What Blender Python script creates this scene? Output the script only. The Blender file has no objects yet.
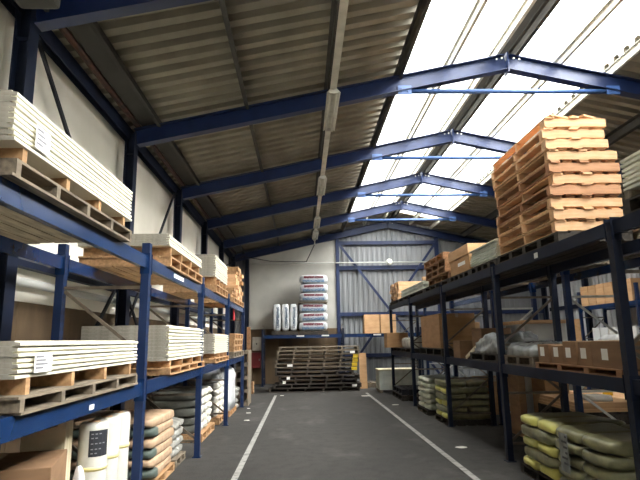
import bpy, bmesh, math, random
from mathutils import Vector, Matrix, noise
random.seed(7)
R = random.Random(11)
S = bpy.context.scene
COL = S.collection

# ------------------------------------------------------------------ materials
def lin(h):
    h = h.lstrip('#')
    o = []
    for i in (0, 2, 4):
        v = int(h[i:i + 2], 16) / 255
        o.append(v / 12.92 if v <= .04045 else ((v + .055) / 1.055) ** 2.4)
    return (*o, 1)

class NT:
    def __init__(s, name):
        s.m = bpy.data.materials.new(name); s.m.use_nodes = True
        s.t = s.m.node_tree; s.n = s.t.nodes; s.b = s.n['Principled BSDF']
    def new(s, k, **kw):
        n = s.n.new(k)
        for a, v in kw.items(): setattr(n, a, v)
        return n
    def link(s, a, b): s.t.links.new(a, b)
    def mix(s, fac, a, b, mode='MIX'):
        n = s.new('ShaderNodeMix', data_type='RGBA', blend_type=mode)
        for k, v in ((0, fac), (6, a), (7, b)):
            if isinstance(v, (int, float, tuple)): n.inputs[k].default_value = v
            else: s.link(v, n.inputs[k])
        return n.outputs[2]
    def noise(s, scale, stretch=(1, 1, 1), detail=3, coord='Object'):
        tc = s.new('ShaderNodeTexCoord'); mp = s.new('ShaderNodeMapping')
        mp.inputs['Scale'].default_value = stretch
        s.link(tc.outputs[coord], mp.inputs[0])
        n = s.new('ShaderNodeTexNoise'); n.inputs['Scale'].default_value = scale; n.inputs['Detail'].default_value = detail
        s.link(mp.outputs[0], n.inputs['Vector'])
        return n.outputs['Fac']
    def ramp(s, f, a, b):
        n = s.new('ShaderNodeMapRange'); n.inputs[1].default_value = a; n.inputs[2].default_value = b
        s.link(f, n.inputs[0]); return n.outputs[0]
    def xyz(s, coord='Object'):
        tc = s.new('ShaderNodeTexCoord'); sp = s.new('ShaderNodeSeparateXYZ')
        s.link(tc.outputs[coord], sp.inputs[0]); return sp.outputs
    def math(s, op, a, b=0):
        n = s.new('ShaderNodeMath', operation=op)
        for k, v in ((0, a), (1, b)):
            if isinstance(v, (int, float)): n.inputs[k].default_value = v
            else: s.link(v, n.inputs[k])
        return n.outputs[0]
    def bump(s, f, strength=.3, dist=.01):
        n = s.new('ShaderNodeBump'); n.inputs['Strength'].default_value = strength; n.inputs['Distance'].default_value = dist
        s.link(f, n.inputs['Height']); s.link(n.outputs[0], s.b.inputs['Normal'])
    def color(s, c):
        if isinstance(c, tuple): s.b.inputs['Base Color'].default_value = c
        else: s.link(c, s.b.inputs['Base Color'])
    def set(s, **k):
        for a, v in k.items(): s.b.inputs[a.replace('_', ' ')].default_value = v
        return s

def simple(name, c1, c2=None, scale=6, stretch=(1, 1, 1), rough=.7, metal=0., bump=0., rnd=.0, lo=.35, hi=.65, coord='Object'):
    m = NT(name); c2 = c2 or c1
    f = m.noise(scale, stretch, 4, coord)
    col = m.mix(m.ramp(f, lo, hi), lin(c1), lin(c2))
    if rnd:
        oi = m.new('ShaderNodeObjectInfo')
        v = m.new('ShaderNodeMapRange'); v.inputs[3].default_value = 1 - rnd; v.inputs[4].default_value = 1 + rnd
        m.link(oi.outputs['Random'], v.inputs[0])
        h = m.new('ShaderNodeHueSaturation'); m.link(v.outputs[0], h.inputs['Value']); m.link(col, h.inputs['Color']); col = h.outputs[0]
    m.color(col); m.set(Roughness=rough, Metallic=metal)
    if bump: m.bump(f, bump)
    return m.m

M = {}
M['plaster'] = simple('white_render', '#e6e0d2', '#d8d2c3', 1.3, rough=.9, lo=.3, hi=.7)
M['gable_white'] = simple('gable_board_white', '#b2afa7', '#a19e96', 1.1, rough=.85)
M['dado'] = simple('brown_fibre_board', '#6b573f', '#4e3f2e', 2.2, (1, 1, .35), rough=.85)
M['roof'] = simple('fibre_cement_roof', '#968f80', '#817a6c', 1.6, (1, .4, 1), rough=.9)
M['clad'] = simple('grey_cladding', '#8b8c8d', '#7a7c7e', 1.2, (1, 1, .3), rough=.55, metal=.1)
M['clad_lit'] = simple('lit_grey_cladding', '#c4c5c6', '#b0b2b4', 1.2, (1, 1, .3), rough=.55)  # lighter copy of the cladding, imitates stronger light on the side wall
M['bandyellow'] = simple('yellowish_tape', '#d3c687', rough=.4)
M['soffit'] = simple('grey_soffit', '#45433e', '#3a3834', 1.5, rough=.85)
M['rust'] = simple('rusty_steel', '#553527', '#352a25', 9, rough=.8)
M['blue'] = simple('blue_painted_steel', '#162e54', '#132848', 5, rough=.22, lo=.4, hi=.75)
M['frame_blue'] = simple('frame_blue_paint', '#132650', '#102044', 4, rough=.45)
M['tie_blue'] = simple('lit_blue_paint', '#3c5a8e', '#34507e', 5, rough=.5)  # frame blue made paler, imitates light falling on the ties from above
M['dark_blue'] = simple('navy_and_shaded_blue_steel', '#101a30', '#0d1628', 5, rough=.5)  # rack blue with back-lit shade put into the colour; also dark steelwork
M['galv'] = simple('galvanised_steel', '#c6c6c0', '#b2b1aa', 14, rough=.45, metal=.0)
M['bracewood'] = simple('dull_zinc_steel', '#75695a', '#5d5348', 14, rough=.5, metal=.3)
M['black'] = simple('black_steel', '#22242a', '#1a1b20', 8, rough=.5)
M['fit'] = simple('off_white_enamel', '#c9c6ba', '#b3b0a4', 5, rough=.5)
M['tube'] = simple('frosted_tube_glass', '#d5d3c8', rough=.25)
M['line'] = simple('worn_white_floor_paint', '#94928c', '#575652', 9, rough=.8, lo=.45, hi=.75)
M['wood'] = simple('pale_pallet_wood', '#b48d64', '#92704d', 7, (4, .6, 4), rough=.8, rnd=.12)
M['wood2'] = simple('fresh_pine', '#dfb68c', '#cb9d70', 6, (.7, 4, 4), rough=.75, rnd=.16)
M['wood3'] = simple('reddish_pine', '#bd8e69', '#a97a57', 6, (.7, 4, 4), rough=.8, rnd=.1)
M['woodgrey'] = simple('weathered_pallet_wood', '#7d705e', '#5d5346', 7, (4, .6, 4), rough=.9, rnd=.14)
M['wooddark'] = simple('dark_pallet_wood', '#3f3830', '#2d2822', 7, (4, .6, 4), rough=.9, rnd=.14)
M['brownwood'] = simple('reddish_pallet_wood', '#9c7350', '#7a583b', 7, (4, .6, 4), rough=.85, rnd=.15)
M['panel'] = simple('cream_panel_facing', '#e4e0cf', '#d8d4c0', 3, rough=.5, rnd=.03)
M['core'] = simple('shaded_panel_end', '#a29c8f', '#8f897c', 20, rough=.85)  # panel ends coloured greyer to imitate the shade on them
M['sheet'] = simple('grey_green_sheet', '#cfd2c8', '#b6bbaf', 5, rough=.5, rnd=.08)
M['card'] = simple('cardboard', '#b58d63', '#a57e56', 3, (1, 1, 4), rough=.8, rnd=.06)
M['cardlt'] = simple('light_cardboard', '#cfa67b', '#bf9468', 3, (1, 1, 4), rough=.8, rnd=.06)
M['carddk'] = simple('brown_cardboard', '#8a6a4c', '#7a5c41', 3, (1, 1, 4), rough=.8, rnd=.06)
M['tape'] = simple('clear_tape', '#b9a58c', rough=.25)
M['paper'] = simple('white_label_paper', '#e8e6e0', rough=.7)
M['ink'] = simple('black_print', '#23252a', rough=.6)
M['inkgrey'] = simple('grey_print', '#7c7c80', rough=.6)
M['film'] = simple('white_plastic_wrap', '#d4d1c6', '#bfbcb1', 7, rough=.25, bump=.25)
M['greyfilm'] = simple('grey_plastic_wrap', '#9a9c9a', '#747673', 8, rough=.2, bump=.5)
M['pack'] = simple('crumpled_white_pack', '#e4e4e2', '#b9bcbf', 9, rough=.3, bump=.5)
M['foam'] = simple('white_foam', '#f4f3ee', rough=.8)
M['beige'] = simple('beige_laminate', '#d9cdb0', '#cfc2a4', 3, rough=.5)
M['red'] = simple('red_enamel', '#7d1c20', '#6a171b', 4, rough=.5)
M['yellow'] = simple('yellow_tape', '#d8b52a', rough=.5)
M['redpl'] = simple('bright_red_plastic', '#b3262b', rough=.5)
M['cable'] = simple('grey_conduit', '#b4b4ae', rough=.5)
M['blackbox'] = simple('dark_grey_housing', '#4b4a45', '#403f3b', 3, rough=.6)
M['lampglass'] = simple('pale_lamp_glass', '#e8e8e4', rough=.3)
M['whitebox'] = simple('white_cabinet', '#d8d9d6', '#c8c9c6', 2, rough=.5)

def floor_mat():
    m = NT('worn_asphalt_floor')
    f1 = m.noise(.55, (1, .6, 1), 5); f2 = m.noise(6, (1, 1, 1), 5); f3 = m.noise(.9, (1.6, .8, 1), 6); f4 = m.noise(60, (1, 1, 1), 2)
    c = m.mix(m.ramp(f1, .35, .68), lin('#2f2e2c'), lin('#3e3c39'))
    c = m.mix(m.math('MULTIPLY', m.ramp(f3, .56, .74), .5), c, lin('#625f5a'))
    c = m.mix(m.math('MULTIPLY', m.ramp(f2, .45, .7), .5), c, lin('#211f1e'))
    c = m.mix(m.math('MULTIPLY', m.ramp(f4, .4, .65), .45), c, lin('#4c4a46'))
    m.color(c); m.set(Roughness=.85, Specular_IOR_Level=.22); m.bump(f4, .5, .006)
    return m.m
M['floor'] = floor_mat()

def post_mat(name, c):
    m = NT(name); o = m.xyz()
    z = m.math('FRACT', m.math('DIVIDE', o[2], .075))
    a = m.math('LESS_THAN', z, .42)
    b = m.math('LESS_THAN', m.math('ABSOLUTE', m.math('SUBTRACT', m.math('ABSOLUTE', o[1]), .022)), .007)
    f = m.math('MULTIPLY', a, b)
    m.color(m.mix(f, lin(c), lin('#0b0e16'))); m.set(Roughness=.5, Specular_IOR_Level=.3)
    return m.m
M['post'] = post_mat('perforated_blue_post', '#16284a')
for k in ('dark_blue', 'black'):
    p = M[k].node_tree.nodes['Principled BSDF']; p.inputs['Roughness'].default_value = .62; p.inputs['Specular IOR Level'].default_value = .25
M['post_dark'] = post_mat('perforated_shaded_blue_post', '#0e172a')  # blue post darkened to imitate the shade on the back-lit rack

def skylight_mat():
    m = NT('translucent_rooflight'); n = m.n
    out = n['Material Output']
    tr = m.new('ShaderNodeBsdfTransparent'); tr.inputs[0].default_value = (.93, .95, .96, 1)
    tl = m.new('ShaderNodeBsdfTranslucent'); tl.inputs[0].default_value = (.85, .87, .88, 1)
    mx = m.new('ShaderNodeMixShader'); mx.inputs[0].default_value = .25
    m.link(tr.outputs[0], mx.inputs[1]); m.link(tl.outputs[0], mx.inputs[2]); m.link(mx.outputs[0], out.inputs[0])
    return m.m
M['skylight'] = skylight_mat()

def sack_mat(name, body, end, axis, side, lim, body2=None, rough=.6):
    """paper or plastic sack whose one end is printed in another colour"""
    m = NT(name); o = m.xyz(); f = m.noise(9, (1, 1, 1), 5)
    c = m.mix(m.ramp(f, .35, .65), lin(body), lin(body2 or body))
    if end:
        v = o[axis] if side > 0 else m.math('MULTIPLY', o[axis], -1)
        c = m.mix(m.ramp(v, lim - .02, lim + .02), c, lin(end))
    m.color(c); m.set(Roughness=rough); m.bump(f, .45, .02)
    return m.m
M['tansack'] = sack_mat('tan_paper_sack', '#b89c80', None, 0, 1, 0, '#a3886c')
M['greensack'] = sack_mat('tan_sack_green_end', '#b89c80', '#4a554e', 0, -1, .3, '#a3886c')
M['darksack'] = sack_mat('dark_sack_pale_end', '#54544c', '#c9c5b8', 0, 1, .36, '#43433d', .45)
M['greysack'] = sack_mat('grey_plastic_sack', '#a9a79f', None, 0, 1, 0, '#6d6c66', .35)
M['yelsack'] = sack_mat('yellow_green_sack', '#868360', '#cfc970', 0, -1, .34, '#6c6a4c', .35)
M['yelsack2'] = sack_mat('yellow_green_sack_plain', '#858261', None, 0, -1, .33, '#69684c', .35)
M['palesack'] = sack_mat('pale_grey_green_sack', '#9a9c88', '#d0d0bc', 0, -1, .33, '#7e806e', .35)

def print_pack_mat():
    """white plastic insulation pack with red and blue printed bands"""
    m = NT('printed_insulation_pack'); o = m.xyz()
    f = m.noise(7, (1, 1, 1), 4); w = m.noise(22, (.6, 1, 3), 2)
    c = m.mix(m.ramp(f, .35, .7), lin('#b9bcbe'), lin('#9a9ea2'))
    r = m.math('MULTIPLY', m.math('LESS_THAN', m.math('ABSOLUTE', m.math('SUBTRACT', o[2], .07)), .045), m.math('GREATER_THAN', w, .38))
    r = m.math('MULTIPLY', r, m.math('LESS_THAN', m.math('ABSOLUTE', o[0]), .36))
    c = m.mix(r, c, lin('#5a1a28'))
    b = m.math('MULTIPLY', m.math('LESS_THAN', m.math('ABSOLUTE', m.math('ADD', o[2], .07)), .05), m.math('GREATER_THAN', w, .42))
    b = m.math('MULTIPLY', b, m.math('LESS_THAN', m.math('ABSOLUTE', o[0]), .4))
    c = m.mix(b, c, lin('#56718f'))
    m.color(c); m.set(Roughness=.3); m.bump(f, .4, .02); return m.m
M['print'] = print_pack_mat()
def stripe_mat():
    m = NT('grey_printed_pack'); o = m.xyz(); f = m.noise(7, (1, 1, 1), 4); w = m.noise(16, (3, 1, .5), 2)
    c = m.mix(m.ramp(f, .35, .7), lin('#c9cbcc'), lin('#a9acb0'))
    b = m.math('MULTIPLY', m.math('LESS_THAN', m.math('ABSOLUTE', m.math('SUBTRACT', o[0], .03)), .05), m.math('GREATER_THAN', w, .42))
    b = m.math('MULTIPLY', b, m.math('LESS_THAN', m.math('ABSOLUTE', o[2]), .38))
    m.color(m.mix(b, c, lin('#4c5563'))); m.set(Roughness=.35); m.bump(f, .3, .02); return m.m
M['stripe'] = stripe_mat()

# ------------------------------------------------------------------ mesh helpers
class MB:
    def __init__(s): s.bm = bmesh.new()
    def box(s, x0, x1, y0, y1, z0, z1, mi=0):
        v = [s.bm.verts.new(p) for p in ((x0,y0,z0),(x1,y0,z0),(x1,y1,z0),(x0,y1,z0),(x0,y0,z1),(x1,y0,z1),(x1,y1,z1),(x0,y1,z1))]
        for f in ((3,2,1,0),(4,5,6,7),(0,1,5,4),(1,2,6,5),(2,3,7,6),(3,0,4,7)):
            s.bm.faces.new([v[i] for i in f]).material_index = mi
        return s
    def bar(s, p0, p1, u, a, b, off=0.):
        """box from p0 to p1, size a along u, size b across, shifted off along u"""
        p0, p1, u = Vector(p0), Vector(p1), Vector(u)
        d = (p1 - p0).normalized(); u = (u - d * u.dot(d)).normalized(); w = d.cross(u)
        q = []
        for p in (p0, p1):
            for su, sw in ((-1, -1), (1, -1), (1, 1), (-1, 1)):
                q.append(s.bm.verts.new(p + u * (off + su * a / 2) + w * (sw * b / 2)))
        for f in ((3,2,1,0),(4,5,6,7),(0,1,5,4),(1,2,6,5),(2,3,7,6),(3,0,4,7)):
            s.bm.faces.new([q[i] for i in f])
        return s
    def ibeam(s, p0, p1, u, depth, flange, t=.012, tw=.008):
        s.bar(p0, p1, u, t, flange, depth / 2 - t / 2); s.bar(p0, p1, u, t, flange, -depth / 2 + t / 2)
        s.bar(p0, p1, u, depth - 2 * t, tw); return s
    def tube(s, p0, p1, r, n=10, r2=None):
        p0, p1 = Vector(p0), Vector(p1); d = (p1 - p0).normalized()
        u = d.orthogonal().normalized(); w = d.cross(u); A = []; B = []
        for i in range(n):
            a = 2 * math.pi * i / n; e = u * math.cos(a) + w * math.sin(a)
            A.append(s.bm.verts.new(p0 + e * r)); B.append(s.bm.verts.new(p1 + e * (r if r2 is None else r2)))
        for i in range(n):
            j = (i + 1) % n; s.bm.faces.new((A[i], A[j], B[j], B[i])).smooth = True
        s.bm.faces.new(A[::-1]); s.bm.faces.new(B); return s
    def prism(s, pts, y0, y1, axis='Y'):
        """extrude an outline (x,z) along Y, or (y,z) along X"""
        def P(a, b, c): return (a, c, b) if axis == 'Y' else (c, a, b)
        A = [s.bm.verts.new(P(a, b, y0)) for a, b in pts]; B = [s.bm.verts.new(P(a, b, y1)) for a, b in pts]
        n = len(pts)
        for i in range(n): s.bm.faces.new((A[i], A[(i + 1) % n], B[(i + 1) % n], B[i]))
        s.bm.faces.new(A[::-1]); s.bm.faces.new(B); return s
    def mesh(s, name, bevel=0.):
        if bevel:
            bmesh.ops.bevel(s.bm, geom=s.bm.edges[:], offset=bevel, segments=2, affect='EDGES', profile=.6)
        bmesh.ops.recalc_face_normals(s.bm, faces=s.bm.faces)
        me = bpy.data.meshes.new(name); s.bm.to_mesh(me); s.bm.free(); return me
    def build(s, name, mat, parent=None, loc=(0, 0, 0), bevel=0., world=False, label=None, rot=0.):
        me = s.mesh(name, bevel)
        for q in (mat if isinstance(mat, (list, tuple)) else [mat]): me.materials.append(M[q])
        o = bpy.data.objects.new(name, me); COL.objects.link(o)
        o.location = loc
        if rot: o.rotation_euler.z = rot
        if parent is not None:
            o.parent = parent
            if world: me.transform(Matrix.Translation(-Vector(parent.location)))
        if label: o['label'] = label
        return o

def tag(o, label, cat, group=None, kind=None):
    o['label'] = label; o['category'] = cat
    if group: o['group'] = group
    if kind: o['kind'] = kind
    return o
def thing(name, label, cat, loc=(0, 0, 0), rot=0., group=None):
    o = bpy.data.objects.new(name, None); COL.objects.link(o)
    o.empty_display_size = .1; o.location = loc; o.rotation_euler.z = rot
    return tag(o, label, cat, group)
def struct(name, mb, mat, label=None, bevel=0.):
    o = mb.build(name, mat, bevel=bevel); o['kind'] = 'structure'
    if label: o['label'] = label
    return o
def copy_thing(o, loc, rot=None, label=None, group=None):
    c = o.copy(); COL.objects.link(c); c.location = loc
    if rot is not None: c.rotation_euler.z = rot
    if label: c['label'] = label
    if group: c['group'] = group
    for ch in list(o.children):
        d = ch.copy(); COL.objects.link(d); d.parent = c
        for g in list(ch.children):
            e = g.copy(); COL.objects.link(e); e.parent = d
    return c
ORD = ['topmost', 'second from top', 'third from top', 'fourth from top', 'fifth from top', 'sixth from top', 'seventh from top',
       'eighth from top', 'ninth from top', 'tenth from top', 'eleventh from top', 'twelfth from top', 'thirteenth from top', 'fourteenth from top']
ORDN = ['nearest', 'second nearest', 'third nearest', 'fourth nearest', 'fifth nearest', 'sixth nearest', 'seventh nearest']

# ------------------------------------------------------------------ building shell
XW, XR, RX = -2.86, 9.78, 3.46            # left wall, right wall, ridge
YN, YB = -3.2, 20.42                      # wall behind the camera, gable
T = .2167                                 # roof slope
FR = [-1.5, 1.55, 4.70, 7.87, 11.06, 14.14, 17.22, 20.25]
def rz(x, off=0.):                        # rafter underside height + off
    return 4.645 + off + T * ((x + 2.58) if x <= RX else (2 * RX - x + 2.58))

struct('floor', MB().box(XW - .2, XR + .2, YN - .2, YB + .2, -.2, 0), 'floor')
for k, (x0, y0, x1, y1) in enumerate(((-.83, -1, -.795, 16.0), (2.01, -1, 1.93, 16.2))):
    m = MB(); m.bar((x0, y0, .002), (x1, y1, .002), (0, 0, 1), .004, .075)
    struct('trim_%d' % (k + 1), m, 'line', ['worn white line along the aisle floor on the left', 'worn white line along the aisle floor on the right'][k])

# left wall: rendered panels above a brown board dado
m = MB()
ys = [YN] + [y for y in FR if y > YN] + [YB]
for a, b in zip(ys[:-1], ys[1:]): m.box(XW - .15, XW, a + .003, b - .003, 0, 5.2)
struct('wall_left', m, 'plaster')
m = MB(); y = YN
while y < YB - .1:
    y2 = min(y + 1.22, YB); m.box(XW, XW + .02, y + .003, y2 - .003, 0, 2.03); y = y2
struct('trim_3', m, 'dado', 'brown board dado along the lower left wall')

def corr_profile(a0, a1, pitch, depth):
    """trapezoid sheet outline along one axis: list of (a, d)"""
    out = []; a = a0
    while a < a1:
        for f, d in ((0, 0), (.44, 0), (.5, 1), (.94, 1)):
            if a + f * pitch <= a1: out.append((a + f * pitch, d * depth))
        a += pitch
    return out
YS = 19.2
def corr_roof(mb, x0, x1, off, y0=YN - .1, y1=YB + .3):
    pr = corr_profile(y0, y1, .275, .085)
    bot = [[mb.bm.verts.new((x, yy, rz(x, off) + d)) for yy, d in pr] for x in (x0, x1)]
    for i in range(len(pr) - 1):
        mb.bm.faces.new((bot[0][i], bot[0][i + 1], bot[1][i + 1], bot[1][i]))
m = MB()
for a, b in ((XW - .15, 1.66), (5.18, XR + .15)):
    # keep inside one slope each
    corr_roof(m, a, b, .42)
for a, b in ((1.56, RX + .02), (RX - .02, 5.28)): corr_roof(m, a, b, .44, YS - .05)
o = struct('ceiling', m, 'roof')
sm = o.modifiers.new('thick', 'SOLIDIFY'); sm.thickness = .012; sm.offset = 1
for k, (a, b) in enumerate(((1.56, RX + .02), (RX - .02, 5.28))):
    m = MB(); corr_roof(m, a, b, .47, YN - .1, YS)
    o = m.build('window_%d' % (k + 1), 'skylight'); o['kind'] = 'structure'
    o['label'] = ['translucent rooflight strip on the slope towards the white wall', 'translucent rooflight strip on the far slope beyond the ridge'][k]
# ridge capping
m = MB(); m.bar((RX + .06, YN, rz(RX, .45)), (RX + .06, YB, rz(RX, .45)), (0, 0, 1), .03, .2)
struct('trim_4', m, 'soffit', 'dull ridge capping between the rooflights')
# purlins
def purlin(x, w=.07, h=.15, mat='soffit', off=.27):
    m = MB(); z = rz(x, off) + h / 2 - .02
    m.bar((x, YN, z), (x, YB - .1, z), (0, 0, 1), h, .008, 0)
    m.bar((x + w / 2, YN, z - h / 2), (x + w / 2, YB - .1, z - h / 2), (0, 0, 1), .008, w)
    m.bar((x - w / 2, YN, z + h / 2 - .004), (x - w / 2, YB - .1, z + h / 2 - .004), (0, 0, 1), .008, w)
    return struct('purlin', m, mat)
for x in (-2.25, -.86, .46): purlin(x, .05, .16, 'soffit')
purlin(1.64, .05, .16, 'soffit'); purlin(5.2, .04, .12, 'fit', .31)  # the one by the far slope is coloured pale for spilling daylight
for x in (2.5, 3.28, 4.36): purlin(x, .045, .12, 'fit', .31)  # pale colour stands in for rooflight glare on these purlins
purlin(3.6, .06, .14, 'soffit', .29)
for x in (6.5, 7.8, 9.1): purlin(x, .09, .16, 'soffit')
# eaves: blue eaves beam, rusty angle and flat soffit sheet
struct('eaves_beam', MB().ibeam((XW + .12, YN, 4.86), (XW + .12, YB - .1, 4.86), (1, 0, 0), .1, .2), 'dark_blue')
m = MB(); m.bar((-2.60, YN, 5.02), (-2.60, YB - .1, 5.02), (0, 0, 1), .012, .1); m.tube((-2.57, YN, 4.985), (-2.57, YB - .1, 4.985), .035)
struct('gutter_angle', m, 'rust')
struct('trim_5', MB().prism([(-2.52, 5.0), (-2.27, 5.055), (-2.27, 5.065), (-2.52, 5.01)], YN, YB - .1), 'soffit', 'flat grey soffit strip along the eaves')
# girt on the left wall, with a pale tube for the lit strip below
for z in (2.42,):
    struct('wall_rail_and_lit_strip', MB().box(XW + .02, XW + .12, YN, YB - .3, z - .06, z + .06), 'dark_blue')
struct('wall_rail_and_lit_strip', MB().tube((XW + .05, YN, 2.22), (XW + .05, YB - .3, 2.22), .045), 'cable')  # added tube, imitates a lit strip of wall under the girt

# gable wall: corrugated cladding, white boarded bay, brown board below
def corr_wall(mb, axis, p, a0, a1, ztop, pitch=.2, depth=.035):
    pr = corr_profile(a0, a1, pitch, depth)
    def V(a, d, z): return (a, p + d, z) if axis == 'X' else (p + d, a, z)
    lo = [mb.bm.verts.new(V(a, d, 0)) for a, d in pr]; hi = [mb.bm.verts.new(V(a, d, ztop(a))) for a, d in pr]
    for i in range(len(pr) - 1): mb.bm.faces.new((lo[i], lo[i + 1], hi[i + 1], hi[i]))
m = MB(); corr_wall(m, 'X', YB, XW - .1, XR + .1, lambda a: rz(max(XW, min(XR, a)), .44)); struct('wall_back', m, 'clad')
m = MB(); corr_wall(m, 'Y', XR, YN, YB + .05, lambda a: 5.2, .25, .045); struct('wall_right', m, 'clad_lit')
m = MB()
m.prism([(XW - .1, 0), (XR + .1, 0), (XR + .1, rz(XR, .45)), (RX, rz(RX, .45)), (XW - .1, rz(XW, .45))], YN - .2, YN)
struct('wall_front', m, 'plaster')
m = MB()
m.prism([(-2.02, 2.03), (1.36, 2.03), (1.36, rz(1.36, .3)), (-2.02, rz(-2.02, .3))], YB - .14, YB - .05)
struct('trim_6', m, 'gable_white', 'white boarded bay of the gable wall')
m = MB()
for i in range(3): m.box(-2.02 + i * 1.13, -2.02 + (i + 1) * 1.13 - .006, YB - .16, YB - .05, 0, 2.03)
struct('trim_7', m, 'dado', 'brown board at the foot of the gable wall')
# gable steelwork
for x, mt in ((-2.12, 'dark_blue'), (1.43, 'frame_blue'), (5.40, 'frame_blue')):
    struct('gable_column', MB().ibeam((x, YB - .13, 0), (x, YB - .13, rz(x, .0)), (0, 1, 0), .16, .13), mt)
for x0, x1, z, h in ((1.43, 5.40, 5.36, .14), (1.43, 9.6, 4.36, .16), (1.43, 9.6, 2.55, .14), (1.43, 9.6, .98, .14)):
    struct('gable_rail', MB().box(x0, x1, YB - .13, YB - .01, z - h / 2, z + h / 2), 'frame_blue')
for x0, x1 in ((1.5, 5.33), (5.33, 1.5)):
    yy = YB - (.2 if x0 < x1 else .27)
    struct('gable_brace', MB().bar((x0, yy, 5.3), (x1, yy, .1), (0, 1, 0), .03, .09), 'frame_blue')
for x in (7.5,):
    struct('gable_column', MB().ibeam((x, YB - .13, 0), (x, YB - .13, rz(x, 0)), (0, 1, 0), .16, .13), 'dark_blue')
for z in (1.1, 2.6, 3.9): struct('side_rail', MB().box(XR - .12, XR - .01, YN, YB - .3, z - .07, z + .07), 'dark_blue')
# wall bracing rods on the left wall
for (y0, z0), (y1, z1) in (((5.0, 4.78), (7.9, 2.3)), ((11.0, 4.78), (8.05, 1.6)), ((7.7, 2.35), (5.6, .5)), ((8.3, 2.3), (10.7, .4))):
    struct('wall_brace', MB().bar((XW + .13, y0, z0), (XW + .13, y1, z1), (1, 0, 0), .03, .05), 'black')
# conduit across the gable
m = MB(); m.tube((-1.95, YB - .3, 4.54), (5.3, YB - .3, 4.54), .028)
tag(m.build('cable_conduit', 'cable'), 'thin grey conduit running across the gable wall above the blue rail', 'conduit')
m = MB()
pts = [(-2.85, 19.3, 4.35), (-2.2, 19.6, 4.75), (-1.2, 20.0, 4.62), (.2, 20.1, 4.6), (.5, 18.6, 5.02)]
for a, b in zip(pts[:-1], pts[1:]): m.tube(a, b, .014, 6)
tag(m.build('power_cable', 'black'), 'black cable slung from the left wall to the end of the light trunking', 'cable')

# ------------------------------------------------------------------ portal frames
fl = ['roof frame above the camera, behind the picture edge', 'roof frame just above the camera', 'nearest blue roof frame in view, at the head of the first wall column',
      'second blue roof frame, the longest full rafter over the pallet stack', 'third blue roof frame from the front', 'fourth blue roof frame from the front',
      'fifth blue roof frame, last before the gable', 'blue roof frame against the gable wall']
for k, y in enumerate(FR):
    if k == 0: continue
    r = thing('portal_frame', fl[k], 'roof frame', (RX, y, 0), group='blue steel roof frames')
    D = .27
    for sx, nm in ((1, 0), (-1, 1)):
        X = lambda x: x if sx > 0 else 2 * RX - x
        c = MB().ibeam((X(-2.655), y, 0), (X(-2.655), y, 4.86), (1, 0, 0), .15, .17, .014, .01)
        c.bar((X(-2.655), y, 4.5), (X(-2.655), y, 4.51), (1, 0, 0), .13, .15)
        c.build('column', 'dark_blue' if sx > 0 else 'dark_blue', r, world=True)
        zc = D / 2 * 1.02
        a = (X(-2.58), y, rz(-2.58, zc)); b = (X(RX - .008), y, rz(RX - .008, zc))
        MB().ibeam(a, b, (0, 0, 1), D, .15, .014, .009).build('rafter', 'frame_blue', r, world=True)
    p = MB().box(RX - .012, RX + .012, y - .09, y + .09, rz(RX, -.06), rz(RX, .29)); pl = p.build('ridge_plate', 'frame_blue', r, world=True)
    for sx in (-1, 1):
        for q in (.1, .19):
            m = MB(); m.tube((RX + sx * q, y - .085, rz(RX, .2) - q * .2), (RX + sx * q, y - .07, rz(RX, .2) - q * .2), .016, 8); m.build('bolt', 'galv', r, world=True)
    if k >= 2 and k < 7:
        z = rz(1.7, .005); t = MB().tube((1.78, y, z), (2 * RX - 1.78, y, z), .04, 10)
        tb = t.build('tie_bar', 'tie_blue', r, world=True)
        for sx in (-1, 1):
            xx = RX + sx * 1.74
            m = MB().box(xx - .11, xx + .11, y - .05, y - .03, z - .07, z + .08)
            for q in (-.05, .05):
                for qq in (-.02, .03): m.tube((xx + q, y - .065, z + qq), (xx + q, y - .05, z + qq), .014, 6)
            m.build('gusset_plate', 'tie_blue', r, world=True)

# ------------------------------------------------------------------ lights hung under the roof
zt = 5.2
r = thing('light_trunking', 'long pale cable trunking hung lengthwise under the dark roof slope', 'trunking', (.5, 4.0, zt))
MB().box(.455, .545, 2.0, 18.9, zt, zt + .05).build('channel', 'fit', r, world=True)
for y in FR[2:7]: MB().box(.49, .51, y - .01, y + .01, zt + .05, rz(.5) + .01).build('hanger', 'galv', r, world=True)
for y in (6.4, 9.5, 12.6, 15.7): MB().box(.497, .503, y - .01, y + .01, zt + .05, rz(.5, .26)).build('hanger', 'galv', r, world=True)
MB().box(.485, .515, 18.4, 18.7, zt - .2, zt).build('end_box', 'fit', r, world=True)
first = None
for i, (y, lb) in enumerate(((7.02, 'unlit twin tube light below the trunking, nearest and largest in view'), (11.1, 'unlit twin tube light below the trunking, second along'),
                             (15.0, 'unlit twin tube light below the trunking, third along, over the back of the aisle'), (16.9, 'unlit twin tube light below the trunking, farthest along'))):
    if first is None:
        first = r = thing('strip_light', lb, 'light', (.5, y, zt), group='unlit strip lights on the trunking')
        L = 1.42
        MB().prism([(-.045, -.002), (-.1, -.065), (-.092, -.07), (-.02, -.02), (.02, -.02), (.092, -.07), (.1, -.065), (.045, -.002)], 0, L).build('reflector', 'fit', r)
        for sx in (-.045, .045):
            MB().tube((sx, .03, -.055), (sx, L - .03, -.055), .015, 10).build('tube', 'tube', r)
        for yy in (0, L - .03): MB().box(-.065, .065, yy, yy + .03, -.08, -.03).build('lamp_holder', 'fit', r)
    else: copy_thing(first, (.5, y, zt), None, lb)
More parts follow.
